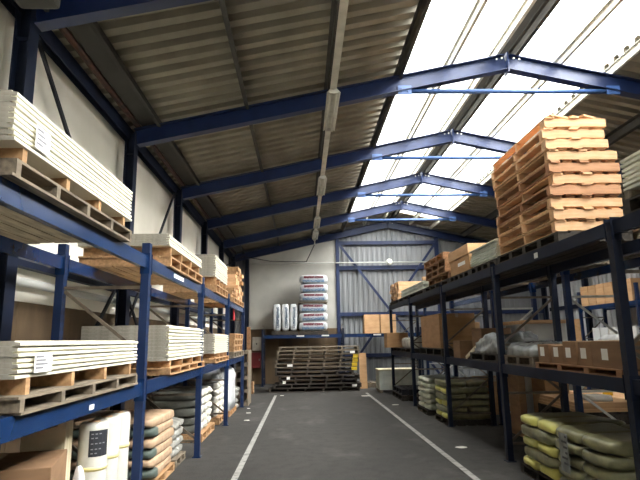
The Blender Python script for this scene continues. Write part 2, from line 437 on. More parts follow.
# housing at the head of the first column
r = thing('wall_heater', 'dark rounded fan heater housing at the top of the first wall column', 'heater', (-2.44, 4.44, 4.72))
MB().box(-.2, .18, -.15, .1, 0, .26).build('housing', 'blackbox', r, bevel=.05)
MB().box(-.02, .02, .1, .19, .05, .1).build('bracket', 'black', r)
r = thing('bulkhead_lamp', 'small round white lamp on the corrugated gable wall', 'light', (3.46, YB - .34, 4.56))
MB().tube((0, .1, 0), (0, .02, 0), .13, 20).build('base', 'fit', r)
MB().tube((0, .02, 0), (0, -.06, 0), .115, 20, .07).build('lens', 'lampglass', r)

# ------------------------------------------------------------------ pallet racking
def rack(label, x0, x1, frames, levels, htop, axis='Y', blue='blue', post='post', ov=.0, brace='bracewood', flip=False, group=None):
    """frames along Y between post lines x0 and x1 (axis 'X': along X between y0=x0 and y1=x1)"""
    r = thing('pallet_rack', label, 'rack', (x0, frames[0], 0) if axis == 'Y' else (frames[0], x0, 0), group=group)
    def W(x, y): return (x, y) if axis == 'Y' else (y, x)
    w = .075
    for fi, y in enumerate(frames):
        for x in (x0, x1):
            a, b = W(x, y)
            m = MB().box(-w / 2, w / 2, -.04, .04, .01, htop)
            o = m.build('upright', post, r); o.location = Vector((a, b, 0)) - r.location
            MB().box(-.06, .06, -.06, .06, 0, .01).build('foot_plate', blue, o)
        z = .3; k = 0; m = MB(); A = min(x0, x1) + w / 2; B = max(x0, x1) - w / 2
        h = .635
        for q in range(4):
            zz = .22 + q * h
            m = MB(); m.bar((*W(A, y), zz), (*W(B, y), zz), (0, 0, 1), .03, .02); m.build('brace', brace, r, world=True)
            if q < 3:
                z0, z1 = (zz + .03, zz + h - .03) if (q + (fi + 1 if flip else 0)) % 2 == (0 if x0 < x1 else 1) else (zz + h - .03, zz + .03)
                m = MB(); m.bar((*W(A, y), z0), (*W(B, y), z1), (0, 0, 1), .03, .02); m.build('brace', brace, r, world=True)
    for z in levels:
        for a, b in zip(frames[:-1], frames[1:]):
            for x in (x0, x1):
                m = MB()
                if axis == 'Y':
                    m.box(x - .025, x + .025, a + .045, b - .045, z - .12, z)
                    for e in (a + .045, b - .049): m.box(x - .045, x + .045, e, e + .004, z - .17, z + .03)
                else:
                    m.box(a + .045, b - .045, x - .025, x + .025, z - .12, z)
                    for e in (a + .045, b - .049): m.box(e, e + .004, x - .045, x + .045, z - .17, z + .03)
                m.build('beam', blue, r, world=True)
    return r
XL, XLr = -1.5, -2.3
ZL1, ZL2 = 1.245, 2.42
LF = [-.55, 2.25, 5.05, 7.85, 10.65, 13.45]
rl = rack('long blue pallet rack along the white wall, holding stacks of cream panels', XL, XLr, LF, (ZL1, ZL2), 2.55)
ZR1, ZR2 = 1.24, 2.565
RF = [1.5, 4.32, 7.12, 9.88, 12.92, 15.84]
XA, XB = 2.70, 3.50
rr = rack('shade-darkened blue pallet rack beside the right floor line, carrying the tall wooden pallet stack', XA, XB, RF, (ZR1, ZR2), 2.56, blue='dark_blue', post='post_dark')
rb = rack('bright blue pallet rack standing back to back behind the dark rack', 3.69, 4.49, [1.5, 4.32, 7.12, 9.96, 12.75, 15.6], (ZR1, 2.6), 2.72, brace='galv', flip=True)
rg = rack('short blue pallet rack across the gable wall holding white insulation packs', 19.2, 19.95, [-1.42, 1.5, 4.35], (1.79,), 2.0, 'X', 'blue', 'post_dark')
rw = rack('blue pallet rack against the far corrugated side wall with rows of cartons', 8.55, 9.3, [7.4, 10.2, 13.0, 15.8], (1.2, 2.45), 2.9)
# stickers on beams
for p, (a, b), rk, nm in (((-1.474, 3.8, 1.165), (.08, .035), rl, 'label_plate'), ((-1.474, 6.05, 2.36), (.5, .045), rl, 'label_plate'), ((2.674, 5.72, 2.5), (.09, .06), rr, 'label_plate')):
    s = 1 if p[0] < 0 else -1
    MB().box(p[0], p[0] + s * .003, p[1], p[1] + a, p[2] - b / 2, p[2] + b / 2).build(nm, 'paper', rk, world=True)
for x in (-.2, .7, 2.6):
    MB().box(x, x + .28, 19.171, 19.174, 1.72, 1.77).build('label_plate', 'paper', rg, world=True)

# ------------------------------------------------------------------ pallets
PAL = {}
def pallet_mesh(L, W, H, ns, mat, nb=5, bearer=0.):
    """local: length L along +Y, width W along +X, stringers across X"""
    key = (round(L, 2), round(W, 2), round(H, 3), ns, mat, nb)
    return key
def pallet(loc, L, W, H, label, mat='woodgrey', ns=4, nb=5, rot=0., group=None, name='pallet', stringer=None, cat='pallet'):
    key = (round(L, 2), round(W, 2), round(H, 3), ns, mat, nb, stringer)
    if key in PAL: return copy_thing(PAL[key], loc, rot, label, group or '')
    r = thing(name, label, cat, loc, rot, group)
    t = min(.02, H * .16); bw = W / nb * (.8 if nb < 8 else .9)
    def boards(z):
        m = MB()
        for i in range(nb):
            x = (W - bw) * i / (nb - 1); j = R.uniform(-.008, .008) * (1 if nb < 8 else 4); m.box(x, x + bw, j, L + j, z, z + t)
        return m
    boards(H - t).build('top_deck', mat, r)
    boards(0).build('bottom_deck', mat, r)
    sw = .09 if nb < 8 else .05
    for i in range(ns):
        y = (L - sw) * i / (ns - 1)
        MB().box(.0, W, y + .002, y + sw - .002, t, H - t).build('stringer', stringer or mat, r)
    PAL[key] = r
    if not group: r['group'] = 'pallets'
    return r
def bearers(z, h, x0, x1, y0, y1, n, where, mat='wood'):
    for i in range(n):
        y = y0 + (y1 - y0 - .045) * i / (n - 1)
        o = MB().box(x0, x1, y, y + .045, z, z + h).build('timber_bearer', mat)
        tag(o, '%s square timber bearer under the %s' % (ORDN[i], where), 'timber', 'bearers under the ' + where)

# ------------------------------------------------------------------ sandwich panels
def panel_mesh(W, L, h):
    """profile in x,z with a grooved aisle edge at x=0 (panel extends to -W)"""
    g = h * .28
    return MB().prism([(-W, 0), (-.004, 0), (0, h * .08), (0, h * .62), (-.03, h * .76), (-.03, h * .985), (-W, h * .985)], 0, L)
def panel_stack(x, y0, z, W, L, H, n, where, side=1, jit=.005, mat='panel', cat='board', ends=True, yc=.0, name='insulation_board', noun='cream board'):
    h = H / n; me = None
    for i in range(n):
        dx = R.uniform(-jit, jit); dy = R.uniform(-jit, jit)
        lb = '%s %s in the stack, %s' % (ORD[n - 1 - i], noun, where)
        if me is None:
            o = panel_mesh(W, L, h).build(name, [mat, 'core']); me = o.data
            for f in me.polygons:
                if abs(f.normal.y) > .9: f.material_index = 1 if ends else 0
        else:
            o = bpy.data.objects.new(name, me); COL.objects.link(o)
        o.location = (x + dx, y0 + dy, z + i * h)
        if side < 0: o.rotation_euler.z = math.pi; o.location.y += L
        tag(o, lb, cat, 'panels on the ' + where)

def left_load(y0, y1, zb, ptop, ztop, n, where, W=1.0, x=-1.46, pm='woodgrey', lbl=''):
    """rack beam height zb, bearers up to ptop, panels up to ztop"""
    hp = (ptop - zb) * .52
    pallet((x - W + .02, y0 + .02, zb), y1 - y0 - .04, W, hp, 'slatted pallet on the %s, under the cream panels' % where, pm, 5, 8, group='pallets under panels on the left rack')
    bearers(zb + hp, ptop - zb - hp, x - W + .02, x - .01, y0 + .12, y1 - .12, 4, 'cream panels on the ' + where)
    panel_stack(x, y0, ptop, W, y1 - y0, ztop - ptop, n, where)
left_load(2.5, 4.33, ZL2, 2.607, 2.874, 9, 'nearest upper left shelf', x=-1.43)
left_load(2.79, 4.76, ZL1, 1.427, 1.622, 7, 'nearest lower left shelf')
left_load(5.72, 7.62, ZL2, 2.655, 2.79, 5, 'second upper left shelf', pm='wood')
left_load(5.86, 7.93, ZL1, 1.40, 1.79, 10, 'second lower left shelf', W=.95, pm='wood')
left_load(8.85, 10.3, ZL2, 2.69, 3.07, 9, 'third upper left shelf', W=.9, pm='wood')
left_load(8.9, 11.05 - .5, ZL1, 1.40, 1.73, 9, 'third lower left shelf', W=.85, pm='wood')
# label sheets on the two nearest stacks
for (y, z, a, b, w) in ((2.68, 2.7, .16, .13, 'upper'), (2.93, 1.5, .2, .1, 'lower')):
    x = -1.43 if w == 'upper' else -1.46
    r = thing('paper_label', 'white delivery label stuck on the nearest %s stack of cream panels' % w, 'label', (x + .016, y, z))
    MB().box(0, .002, 0, a, -b / 2, b / 2).build('sheet', 'paper', r)
    m = MB()
    for i in range(4): m.box(.002, .003, .015, a * (.5 + .12 * (i % 3)), b * (.35 - i * .2) - .006, b * (.35 - i * .2) + .006)
    m.build('print', 'inkgrey', r)
# timber pieces, far bay of left rack
def timber_heap(x0, x1, y0, y1, z, n, layers, where, mats=('wood2', 'wood'), along='X', h=.07, grp=None):
    k = 0
    for l in range(layers):
        for i in range(n):
            w = (y1 - y0) / n
            ya = y0 + i * w + .006; zz = z + l * h
            e = R.uniform(-.05, .05); f = R.uniform(-.04, .04)
            o = MB().box(x0 + f, x1 + e, ya, ya + w - .012, zz, zz + h - .004).build('timber_block', R.choice(mats))
            tag(o, '%s timber piece, %s layer, %s' % (ORDN[i], ORD[layers - 1 - l], where), 'timber', 'timber pieces, ' + where)
pallet((-2.3, 11.3, ZL2), 1.9, .85, .12, 'pallet under the loose timber pieces at the far end of the left rack', 'wood', 5, 5)
timber_heap(-2.2, -1.5, 11.35, 12.0, ZL2 + .12, 3, 3, 'low heap at upper far left')
timber_heap(-2.2, -1.5, 12.05, 13.1, ZL2 + .12, 4, 9, 'tall heap at upper far left', h=.085)
pallet((-2.3, 11.35, ZL1), 1.95, .85, .13, 'pallet on the lowest shelf at the far end of the left rack', 'woodgrey', 5, 5)
for i in range(3):
    pallet((-2.3 + R.uniform(-.03, .03), 11.5 + R.uniform(0, .1), ZL1 + .131 + i * .131), 1.6, .85, .13, '%s of three short pale pallets, lower far end of the left rack' % ['lowest', 'middle', 'top'][i], 'wood', 4, 5)

# ------------------------------------------------------------------ sacks
def sack_mesh(a, b, c, seed, n=24, mth=12, p=.28, crumple=.012):
    me = bpy.data.meshes.new('sack'); bm = bmesh.new(); rows = []
    def sg(v, e): return math.copysign(abs(v) ** e, v)
    for j in range(1, mth):
        th = -math.pi / 2 + math.pi * j / mth; row = []
        for i in range(n):
            ph = 2 * math.pi * i / n
            x = sg(math.cos(th), .22) * sg(math.cos(ph), p); y = sg(math.cos(th), .22) * sg(math.sin(ph), p); z = sg(math.sin(th), .5)
            pin = 1 - .22 * (abs(x) ** 4)          # ends flatten a little
            v = Vector((x * a / 2, y * b / 2, z * c / 2 * pin))
            v += Vector((1, 1, .6)) * crumple * noise.noise(v * 9 + Vector((seed * 7.3, 0, 0)))
            row.append(bm.verts.new(v))
        rows.append(row)
    for A, B in zip(rows[:-1], rows[1:]):
        for i in range(n): bm.faces.new((A[i], A[(i + 1) % n], B[(i + 1) % n], B[i]))
    bm.faces.new(rows[0][::-1]); bm.faces.new(rows[-1])
    for f in bm.faces: f.smooth = True
    bmesh.ops.recalc_face_normals(bm, faces=bm.faces)
    bm.to_mesh(me); bm.free(); return me
SK = {}
def sack(loc, a, b, c, mat, label, group, rot=0., name='sack', cat='sack'):
    key = (round(a, 2), round(b, 2), round(c, 2), mat)
    if key not in SK:
        SK[key] = []
        for s in range(4):
            me = sack_mesh(a, b, c, s + len(SK), crumple=.045 if mat in ('darksack', 'greysack') else .016); me.materials.append(M[mat]); SK[key].append(me)
    o = bpy.data.objects.new(name, R.choice(SK[key])); COL.objects.link(o)
    o.location = loc; o.rotation_euler = (R.uniform(-.02, .02), R.uniform(-.02, .02), rot + R.uniform(-.04, .04))
    return tag(o, label, cat, group)
def sack_stack(x0, x1, y0, y1, z, c, layers, nx, ny, mat, where, desc, mat2=None, alt=False):
    """nx by ny sacks per layer; alt turns every other layer by a quarter"""
    for l in range(layers):
        q = alt and l % 2
        if q: ax, ay = ny, nx
        else: ax, ay = nx, ny
        w, d = (x1 - x0) / ax, (y1 - y0) / ay
        k = 0
        for i in range(ax):
            for j in range(ay):
                cx = x0 + w * (i + .5) + R.uniform(-.012, .012); cy = y0 + d * (j + .5) + R.uniform(-.012, .012)
                k += 1
                mm = (mat2 if (mat2 and l % 2) else mat)
                if ax * ay == 1: lb = '%s %s of the %s' % (ORD[layers - 1 - l], desc, where)
                else:
                    pos = ('' if ay == 1 else ORDN[j] + ' ') + ('' if ax == 1 else ['aisle side', 'inner', 'far side'][i if x0 > 0 else ax - 1 - i] + ' ')
                    lb = '%s%s, %s layer, %s' % (pos, desc, ORD[layers - 1 - l], where)
                a, b, rot = (w, d, 0.)
                if q: a, b, rot = d, w, math.pi / 2
                sack((cx, cy, z + c * (l + .5)), a * .99, b * .99, c * 1.1, mm, lb, desc + 's in the ' + where, rot)
# tan paper sacks, some with green ends, behind the first post (long axis Y)
pallet((-2.6, 6.2, 0), .92, .96, .1, 'pallet under the tan paper sacks on the floor by the first left post', 'wood', 3, 5)
for l in range(6):
    for i in range(2):
        gr = l % 2 == 0
        sack((-2.37 + i * .475 + R.uniform(-.01, .01), 6.66, .1 + .11 * (l + .5)), .95, .472, .122, 'greensack' if gr else 'tansack',
             '%s tan paper sack%s, %s layer, by first left post' % (['wall side', 'aisle side'][i], ' with green end' if gr else '', ORD[5 - l]),
             'tan paper sacks by the first left post', math.pi / 2)
# grey plastic sacks just beyond
pallet((-2.6, 7.2, 0), .6, .95, .1, 'pallet under the small heap of grey plastic sacks', 'woodgrey', 3, 5)
sack_stack(-2.55, -1.68, 7.2, 7.79, .1, .115, 4, 1, 2, 'greysack', 'heap beyond the tan sacks', 'crumpled grey sack')
# dark sacks with pale ends, two pallets
for y0, nm, n, dl in ((8.95, 'nearer dark pile', 5, 1.25), (10.72, 'farther dark pile', 5, 1.0)):
    pallet((-2.56, y0, 0), dl, .92, .13, 'pallet under the ' + nm, 'wood', 4, 5)
    sack_stack(-2.54, -1.68, y0 + .02, y0 + dl - .03, .13, .132, n, 1, 3, 'darksack', nm, 'pale ended dark sack')
def lump(name, x0, x1, y0, y1, z0, z1, mat, label, cat, group=None, amp=.05, seed=0, p=.3, crest=0.):
    """film wrapped heap: rounded box with creased surface, flat underneath"""
    me = bpy.data.meshes.new(name); bm = bmesh.new()
    a, b, c = x1 - x0, y1 - y0, z1 - z0; nu, nv = 36, 16; rows = []
    def sg(v, e): return math.copysign(abs(v) ** e, v)
    for j in range(nv + 1):
        th = math.pi / 2 * j / nv * .995; row = []
        for i in range(nu):
            ph = 2 * math.pi * i / nu
            v = Vector((sg(math.cos(th), p) * sg(math.cos(ph), p) * a / 2, sg(math.cos(th), p) * sg(math.sin(ph), p) * b / 2, sg(math.sin(th), .6) * c))
            k = min(1, v.z / (c * .25))
            d = noise.noise(v * 5 + Vector((seed * 3.1, 0, 0))) * amp * 1.2 + noise.noise(v * 14 + Vector((0, seed, 0))) * amp * .5
            v += Vector((v.x / a, v.y / b, .7 * k)) * d - Vector((0, 0, k * crest * c * (.5 + .5 * noise.noise(v * 2.5 + Vector((seed, seed, 0))))))
            v.x = max(-a / 2, min(a / 2, v.x)); v.y = max(-b / 2, min(b / 2, v.y)); v.z = max(0, min(c, v.z))
            row.append(bm.verts.new(v))
        rows.append(row)
    for A, B in zip(rows[:-1], rows[1:]):
        for i in range(nu): bm.faces.new((A[i], A[(i + 1) % nu], B[(i + 1) % nu], B[i]))
    bm.faces.new(rows[0][::-1]); bm.faces.new(rows[-1])
    for f in bm.faces: f.smooth = True
    bmesh.ops.recalc_face_normals(bm, faces=bm.faces); bm.to_mesh(me); bm.free(); me.materials.append(M[mat])
    o = bpy.data.objects.new(name, me); COL.objects.link(o); o.location = ((x0 + x1) / 2, (y0 + y1) / 2, z0)
    return tag(o, label, cat, group)
lump('wrapped_bundle', -2.55, -1.7, 10.75, 11.65, .8, 1.06, 'greyfilm', 'grey plastic wrapped bundle lying on the farther dark pile', 'bundle', seed=2)
# white wrapped pallet load
pallet((-2.55, 11.75, 0), 1.15, .98, .12, 'pallet under the tall white wrapped load at the far left floor', 'wood', 4, 5)
lump('wrapped_load', -2.55, -1.57, 11.75, 12.85, .12, 1.06, 'pack', 'tall load in crumpled white wrap on the floor beyond the dark sacks', 'load', seed=5, p=.18, amp=.07)
sack_stack(-2.4, -1.56, 12.9, 13.3, 0, .13, 4, 1, 1, 'greysack', 'little pile beyond the white wrapped load', 'pale grey sack')
# pallets stood on edge at the end of the rack
for i in range(2):
    r = pallet((-1.5 - .17 * i, 13.56, .004), 1.36 - .1 * i, .8, .14, '%s of two pallets stood upright at the far end of the left rack' % ['aisle side', 'wall side'][i], 'woodgrey', 5, 5, name='upright_pallet', group='upright pallets at the end of the left rack')
    r.rotation_euler = Matrix(((0, 0, 1), (1, 0, 0), (0, 1, 0))).to_euler()   # length up, width along the aisle
o = MB().box(-1.5, -1.40, 14.45, 14.49, 0, 1.97).build('tall_board', 'brownwood'); tag(o, 'tall narrow brown board standing behind the upright pallets', 'board')
r = thing('small_crate', 'small pale wooden crate on the floor beyond the upright pallets', 'crate', (-1.75, 16.6, 0))
for z in (0, .12, .24): MB().box(0, .24, 0, .3, z + .01, z + .11).build('side_board', 'wood', r)
for x in (.0, .2): MB().box(x, x + .04, -.021, -.001, 0, .36).build('corner_post', 'brownwood', r)

# ------------------------------------------------------------------ carton and rolls, nearest left floor bay
def carton(loc, W, D, H, label, mat='card', rot=0., group=None, flap=True, lab=None, name='cardboard_box', tape=True, cat='box'):
    """local box from (0,0,0); W along x, D along y; lab = (face, u, v, w, h)"""
    r = thing(name, label, cat, loc, rot, group)
    MB().box(0, W, 0, D, 0, H).build('body', mat, r, bevel=min(.008, H * .06))
    if tape:
        MB().box(W / 2 - .03, W / 2 + .03, -.001, D + .001, H - .08, H + .0015).build('tape', 'tape', r)
        MB().box(.004, W - .004, D / 2 - .002, D / 2 + .002, H, H + .001).build('seam', 'carddk', r)
    if lab:
        f, u, v, w, h = lab
        m = MB()
        if f == 'x': m.box(-.0015, 0, u, u + w, v, v + h)
        elif f == 'y': m.box(u, u + w, -.0015, 0, v, v + h)
        m.build('label_sheet', 'paper', r)
    return r
pallet((-2.47, 3.08, 0), .9, .9, .13, 'pallet under the big carton on the nearest left floor', 'woodgrey', 4, 5)
o = MB().box(0, .8, 0, .6, 0, .29).build('cardboard_box', 'carddk', loc=(-2.338, 3.293, .131), rot=.26, bevel=.008); tag(o, 'lower brown carton on the pallet, carrying the taped carton', 'box')
carton((-2.338, 3.293, .423), .8, .6, .427, 'large taped brown carton at the lower left, below the nearest lower beam', 'carddk', rot=.26)
# panel pieces behind, and white wrapped rolls
r = thing('board_bundle', 'cream boards standing on end behind the large taped carton', 'boards', (-2.05, 4.095, .121))
for i in range(3): MB().box(-.02, .3, i * .045, i * .045 + .04, 0, .95 - .02 * i).build('board', 'beige', r)
pallet((-2.42, 4.0, 0), .96, .9, .12, 'pallet under the white wrapped rolls on the nearest left floor', 'wood', 4, 5)
m = MB()
for i, (y, lb) in enumerate(((4.34, 'nearest'), (4.61, 'middle'), (4.87, 'farthest'))):
    r = thing('wrapped_roll', '%s of three upright rolls in shiny white plastic beside the first left post' % lb, 'roll', (-1.635, y, .15), group='upright white plastic rolls')
    mm = MB(); n = 20
    rr_ = .108
    prof = [(.0, rr_ * .96), (.03, rr_), (.45, rr_ * (1.0 - .01 * i)), (.80, rr_), (.835, rr_ * .96), (.85, rr_ * .8)]
    rings = []
    for z, q in prof:
        rings.append([mm.bm.verts.new((q * math.cos(2 * math.pi * a / n) * (1 + .02 * math.sin(3 * a + i)), q * math.sin(2 * math.pi * a / n), z)) for a in range(n)])
    for A, B in zip(rings[:-1], rings[1:]):
        for a in range(n): mm.bm.faces.new((A[a], A[(a + 1) % n], B[(a + 1) % n], B[a])).smooth = True
    mm.bm.faces.new(rings[0][::-1]); mm.bm.faces.new(rings[-1])
    mm.build('wrap', 'film', r)
    MB().tube((0, 0, .5 + .03 * i), (0, 0, .53 + .03 * i), rr_ + .0025, 20).build('tape_band', 'bandyellow', r, label='yellowish tape band')
    MB().box(-.12, .1, -.09, .09, -.03, 0).build('base_board', 'woodgrey', r)
    MB().tube((0, 0, .83), (0, 0, .854), .045, 14).build('core', 'card', r)
    if i == 0:
        m = MB()
        for a in range(5):
            a0 = math.radians(-86 + a * 16); a1 = math.radians(-86 + a * 16 + 16)
            p0 = (rr_ * 1.015 * math.cos(a0), rr_ * 1.015 * math.sin(a0), .70); p1 = (rr_ * 1.015 * math.cos(a1), rr_ * 1.015 * math.sin(a1), .70)
            m.bar(p0, p1, (0, 0, 1), .19, .002)
        o = m.build('printed_label', 'ink', r)
        m = MB()
        for z, q in ((.77, 3), (.74, 2), (.70, 4), (.66, 3), (.63, 2)):
            for a in range(q):
                a0 = math.radians(-78 + a * 15); a1 = a0 + math.radians(9)
                p0 = (rr_ * 1.032 * math.cos(a0), rr_ * 1.032 * math.sin(a0), z); p1 = (rr_ * 1.032 * math.cos(a1), rr_ * 1.032 * math.sin(a1), z)
                m.bar(p0, p1, (0, 0, 1), .008, .002)
        m.build('print', 'inkgrey', o)
o = MB().bar((-1.98, 3.72, 1.016), (-1.72, 4.8, 1.016), (0, 0, 1), .022, .16).build('long_plank', 'woodgrey'); tag(o, 'grey plank laid across the tops of the white plastic rolls', 'plank')
lump('plastic_bag', -1.665, -1.57, 3.985, 4.07, .13, .74, 'pack', 'crumpled white plastic bag stuffed behind the large taped carton', 'bag', seed=9, p=.6)

# ------------------------------------------------------------------ gable rack, electrics, pallet stack
zg = 1.792
for x, w, nm in ((-1.1, .95, 'upright insulation packs'), (-.1, 1.05, 'printed insulation packs')):
    pallet((x, 19.15, zg), .85, w, .13, 'pallet under the %s on the gable rack' % nm, 'wooddark', 3, 5)
for i in range(3):
    o = sack((-.91 + i * .3, 19.55, zg + .13 + .5), .297, .7, 1.0, 'stripe', '%s of three upright white insulation packs on the gable rack' % ['left end', 'middle', 'right end'][i], 'upright white insulation packs', name='insulation_pack', cat='pack')
for i in range(6):
    o = sack((.42 + (.04 if i > 2 else 0), 19.55, zg + .13 + .335 * (i + .5) + (.05 if i > 2 else 0)), 1.06, .75, .338, 'print', '%s of six red and blue printed white packs on the gable rack' % ORD[5 - i], 'printed insulation packs', name='insulation_pack', cat='pack')
o = MB().box(-.12, .95, 19.15, 19.95, zg + .13 + 1.008, zg + .13 + 1.045).build('pallet_board', 'woodgrey'); tag(o, 'thin board between the upper and lower printed packs', 'board')
for i in range(2):
    carton((2.28 + i * .6, 19.15, zg), .56, .5, .68, '%s of two tall tan cartons side by side on the gable rack' % ['left', 'right'][i], 'cardlt', group='tall tan cartons on the gable rack', tape=False)
r = thing('electrical_box', 'grey electrical cabinet on the brown board of the gable wall', 'cabinet', (-1.87, YB - .37, 1.24))
MB().box(0, .32, 0, .2, 0, .5).build('body', 'fit', r, bevel=.008); MB().box(.14, .18, -.006, 0, .22, .27).build('lock', 'black', r)
r = thing('hose_cabinet', 'dark red fire hose cabinet under the electrical cabinet', 'cabinet', (-1.9, YB - .39, .6))
MB().box(0, .34, 0, .22, 0, .56).build('body', 'red', r, bevel=.01); MB().box(.28, .31, -.012, 0, .26, .34).build('handle', 'fit', r)
# long pallets stacked on the floor before the gable
spec = [(-1.05, 1.80, .12), (-.9, 1.86, .12), (-.72, 1.72, .13), (-.74, 1.8, .13), (-.86, 1.62, .13), (-.86, 1.72, .12), (-.87, 1.74, .125), (-.84, 1.76, .13), (-.8, 1.78, .13), (-.8, 1.82, .12), (-.74, 1.8, .12)]
z = 0.
for i, (a, b, h) in enumerate(spec):
    t = len(spec) - 1 - i
    mt = 'woodgrey' if i in (6, 8, 9, 10) else 'wooddark'
    r = thing('long_pallet', '%s long dark pallet in the stack on the floor before the gable wall' % ORD[t], 'pallet', (a, 16.85 + R.uniform(-.04, .04), z), group='long pallets before the gable wall')
    L = b - a; tt = .022
    for nm, zz in (('top_deck', h - tt), ('bottom_deck', 0)):
        m = MB()
        for q in range(5): m.box(0, L, q * .2, q * .2 + .15, zz, zz + tt)
        m.build(nm, mt, r)
    for q in range(6):
        x = (L - .06) * q / 5; MB().box(x, x + .06, .004, .946, tt, h - tt).build('stringer', 'woodgrey' if i > 5 else mt, r)
    if i in (5, 6, 7, 8): MB().box(L - .17, L + .004, -.006, .0, .01, h - .01).build('end_tape', 'yellow', r, label='yellow tape wound round the end')
    if i in (2, 3, 6): MB().box(.1 + .3 * (i == 6) + .15 * (i == 3), .2 + .36 * (i == 6) + .15 * (i == 3), -.006, .0, .02, h - .03).build('paper_tag', 'paper', r, label='white paper tag')
    if i in (9, 1): MB().box(L - .3, L - .15, -.006, .0, .02, h - .03).build('paper_tag', 'paper', r, label='white paper tag')
    z += h + .001
o = MB().bar((2.02, 17.62, .0), (2.02, 17.82, 1.14), (1, 0, 0), .24, .02).build('leaning_board', 'card'); tag(o, 'brown board leaning behind the end of the long pallet stack', 'board')
pallet((1.9, 17.9, 0), .9, 1.0, .15, 'low pale pallet on the floor between the long pallets and the flat crate', 'woodgrey', 3, 5)
# flat wooden crate before the gable
r = thing('flat_crate', 'low wide crate with pale board lid beyond the end of the dark rack', 'crate', (2.32, 16.05, 0))
for x in (.0, .56, 1.12): MB().box(x, x + .09, 0, .8, 0, .09).build('skid', 'woodgrey', r)
MB().box(.0, 1.21, .0, .8, .09, .655).build('body', 'sheet', r)
MB().box(-.02, 1.23, -.02, .82, .655, .685).build('lid', 'beige', r)

# ------------------------------------------------------------------ dark rack: upper shelf
zu = ZR2
gp = 'pallets in the tall stack on the dark rack'
pallet((2.69, 5.25, zu), 1.72, .8, .11, 'dark bottom pallet under the tall wooden pallet stack on the dark rack', 'wooddark', 5, 6, group=gp)
z = zu + .111; N = 10
for i in range(N):
    up = i >= 7; h = .128; W = .74 if not up else .66; L = 1.62
    x = 2.70 + R.uniform(-.025, .03) + (0 if not up else -.02); y = 5.28 + R.uniform(-.03, .03)
    r = thing('wooden_pallet', '%s pale pallet of the tall wooden stack on the dark rack' % ORD[N - 1 - i], 'pallet', (x, y, z), group=gp)
    t = .018; mt = 'wood3' if i in (3, 5) else 'wood2'
    for nm, zz in (('top_deck', h - t), ('bottom_deck', 0)):
        m = MB()
        for q in range(5):
            j = R.uniform(-.006, .006); w = .1; xx = (W - w) * q / 4
            m.box(xx, xx + w, (-.014 if q in (0, 2) else .03) + j, L - .02 + j, zz, zz + t)
        m.build(nm, mt, r)
    for q in range(3):
        yy = (L - .1) * q / 2 + .002
        MB().box(-.005 + R.uniform(-.02, .0), W + R.uniform(0, .03), yy, yy + .045, t, h - t).build('stringer', mt, r)
        if q == 0:
            for b in (.0, W / 2 - .05, W - .1): MB().box(b, b + .1, yy + .046, yy + .12, t, h - t).build('block', mt, r)
    z += h + .002
# loose broken slats on top
for i, (a, b, c) in enumerate(((2.75, 2.98, .02), (3.0, 3.2, .05), (3.12, 3.3, .03))):
    o = MB().bar((a, 5.28 + c, z + .012), (b, 5.36 + c, z + .012 + .0), (0, 0, 1), .02, .07).build('broken_slat', 'wood2'); tag(o, '%s short broken slat lying on top of the tall wooden pallet stack' % ['left', 'middle', 'right'][i], 'wood')
# cream panel stack in the bay nearest the camera
pallet((2.69, 2.0, zu), 2.12, .9, .13, 'pallet under the pale panels at the picture edge on the dark rack', 'wooddark', 5, 6)
bearers(zu + .13, .08, 2.7, 3.6, 2.1, 4.1, 4, 'pale panels at the picture edge', 'woodgrey')
panel_stack(2.72, 2.0, zu + .21, .8, 2.13, .29, 7, 'dark rack at the picture edge', side=-1)
# long pallets carrying grey sheets, cartons, pallets
up = [(7.02, 8.16, 'leaning grey sheets'), (8.18, 9.36, 'two stacked cartons'), (9.4, 11.3, 'brown pallet pile'), (11.35, 14.4, 'flat grey sheets'), (14.45, 15.85, 'far timber heap')]
for a, b, nm in up:
    pallet((2.69, a, zu), b - a, .85, .1, 'long slatted pallet on the dark rack under the ' + nm, 'wooddark', 5, 6, group='long pallets along the top of the dark rack')
h = .036
for i in range(8):
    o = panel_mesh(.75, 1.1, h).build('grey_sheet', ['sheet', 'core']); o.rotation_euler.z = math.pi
    o.location = (2.71 + R.uniform(-.01, .02), 7.04 + 1.1 + R.uniform(-.02, .02), zu + .101 + i * h)
    tag(o, '%s grey green ribbed sheet beside the tall pallet stack' % ORD[7 - i], 'sheet', 'grey sheets beside the pallet stack')
carton((2.70, 8.2, zu + .1), .7, 1.05, .26, 'lower brown carton with a print, beside the grey ribbed sheets', 'card', lab=('x', .2, .12, .4, .06))
carton((2.69, 8.2, zu + .362), .75, 1.14, .17, 'upper long pale carton on the brown carton beside the grey sheets', 'cardlt')
for i in range(4):
    pallet((2.7 + R.uniform(-.02, .03), 9.5 + R.uniform(-.05, .05) + .05 * i, zu + .101 + i * .135), 1.55 , .8, .132, '%s reddish brown pallet of the pile behind the two stacked cartons' % ORD[3 - i], 'brownwood', 4, 5, group='reddish pallets on the dark rack')
for i in range(5):
    o = MB().box(2.72 + .02 * (i % 2), 3.5, 11.5 + .04 * (i % 3), 14.2 - .05 * (i % 2), zu + .102 + i * .04, zu + .102 + i * .04 + .036).build('grey_board', 'sheet'); tag(o, '%s flat grey board in the low stack behind the reddish pallets' % ORD[4 - i], 'board', 'flat grey boards on the dark rack')
o = MB().box(2.72, 3.5, 11.5, 11.62, zu + .31, zu + .38).build('timber_bearer', 'wood2'); tag(o, 'pale timber laid on the flat grey boards behind the reddish pallets', 'timber')
timber_heap(2.71, 3.45, 14.5, 15.75, zu + .1, 5, 6, 'heap at far end of dark rack', h=.085)

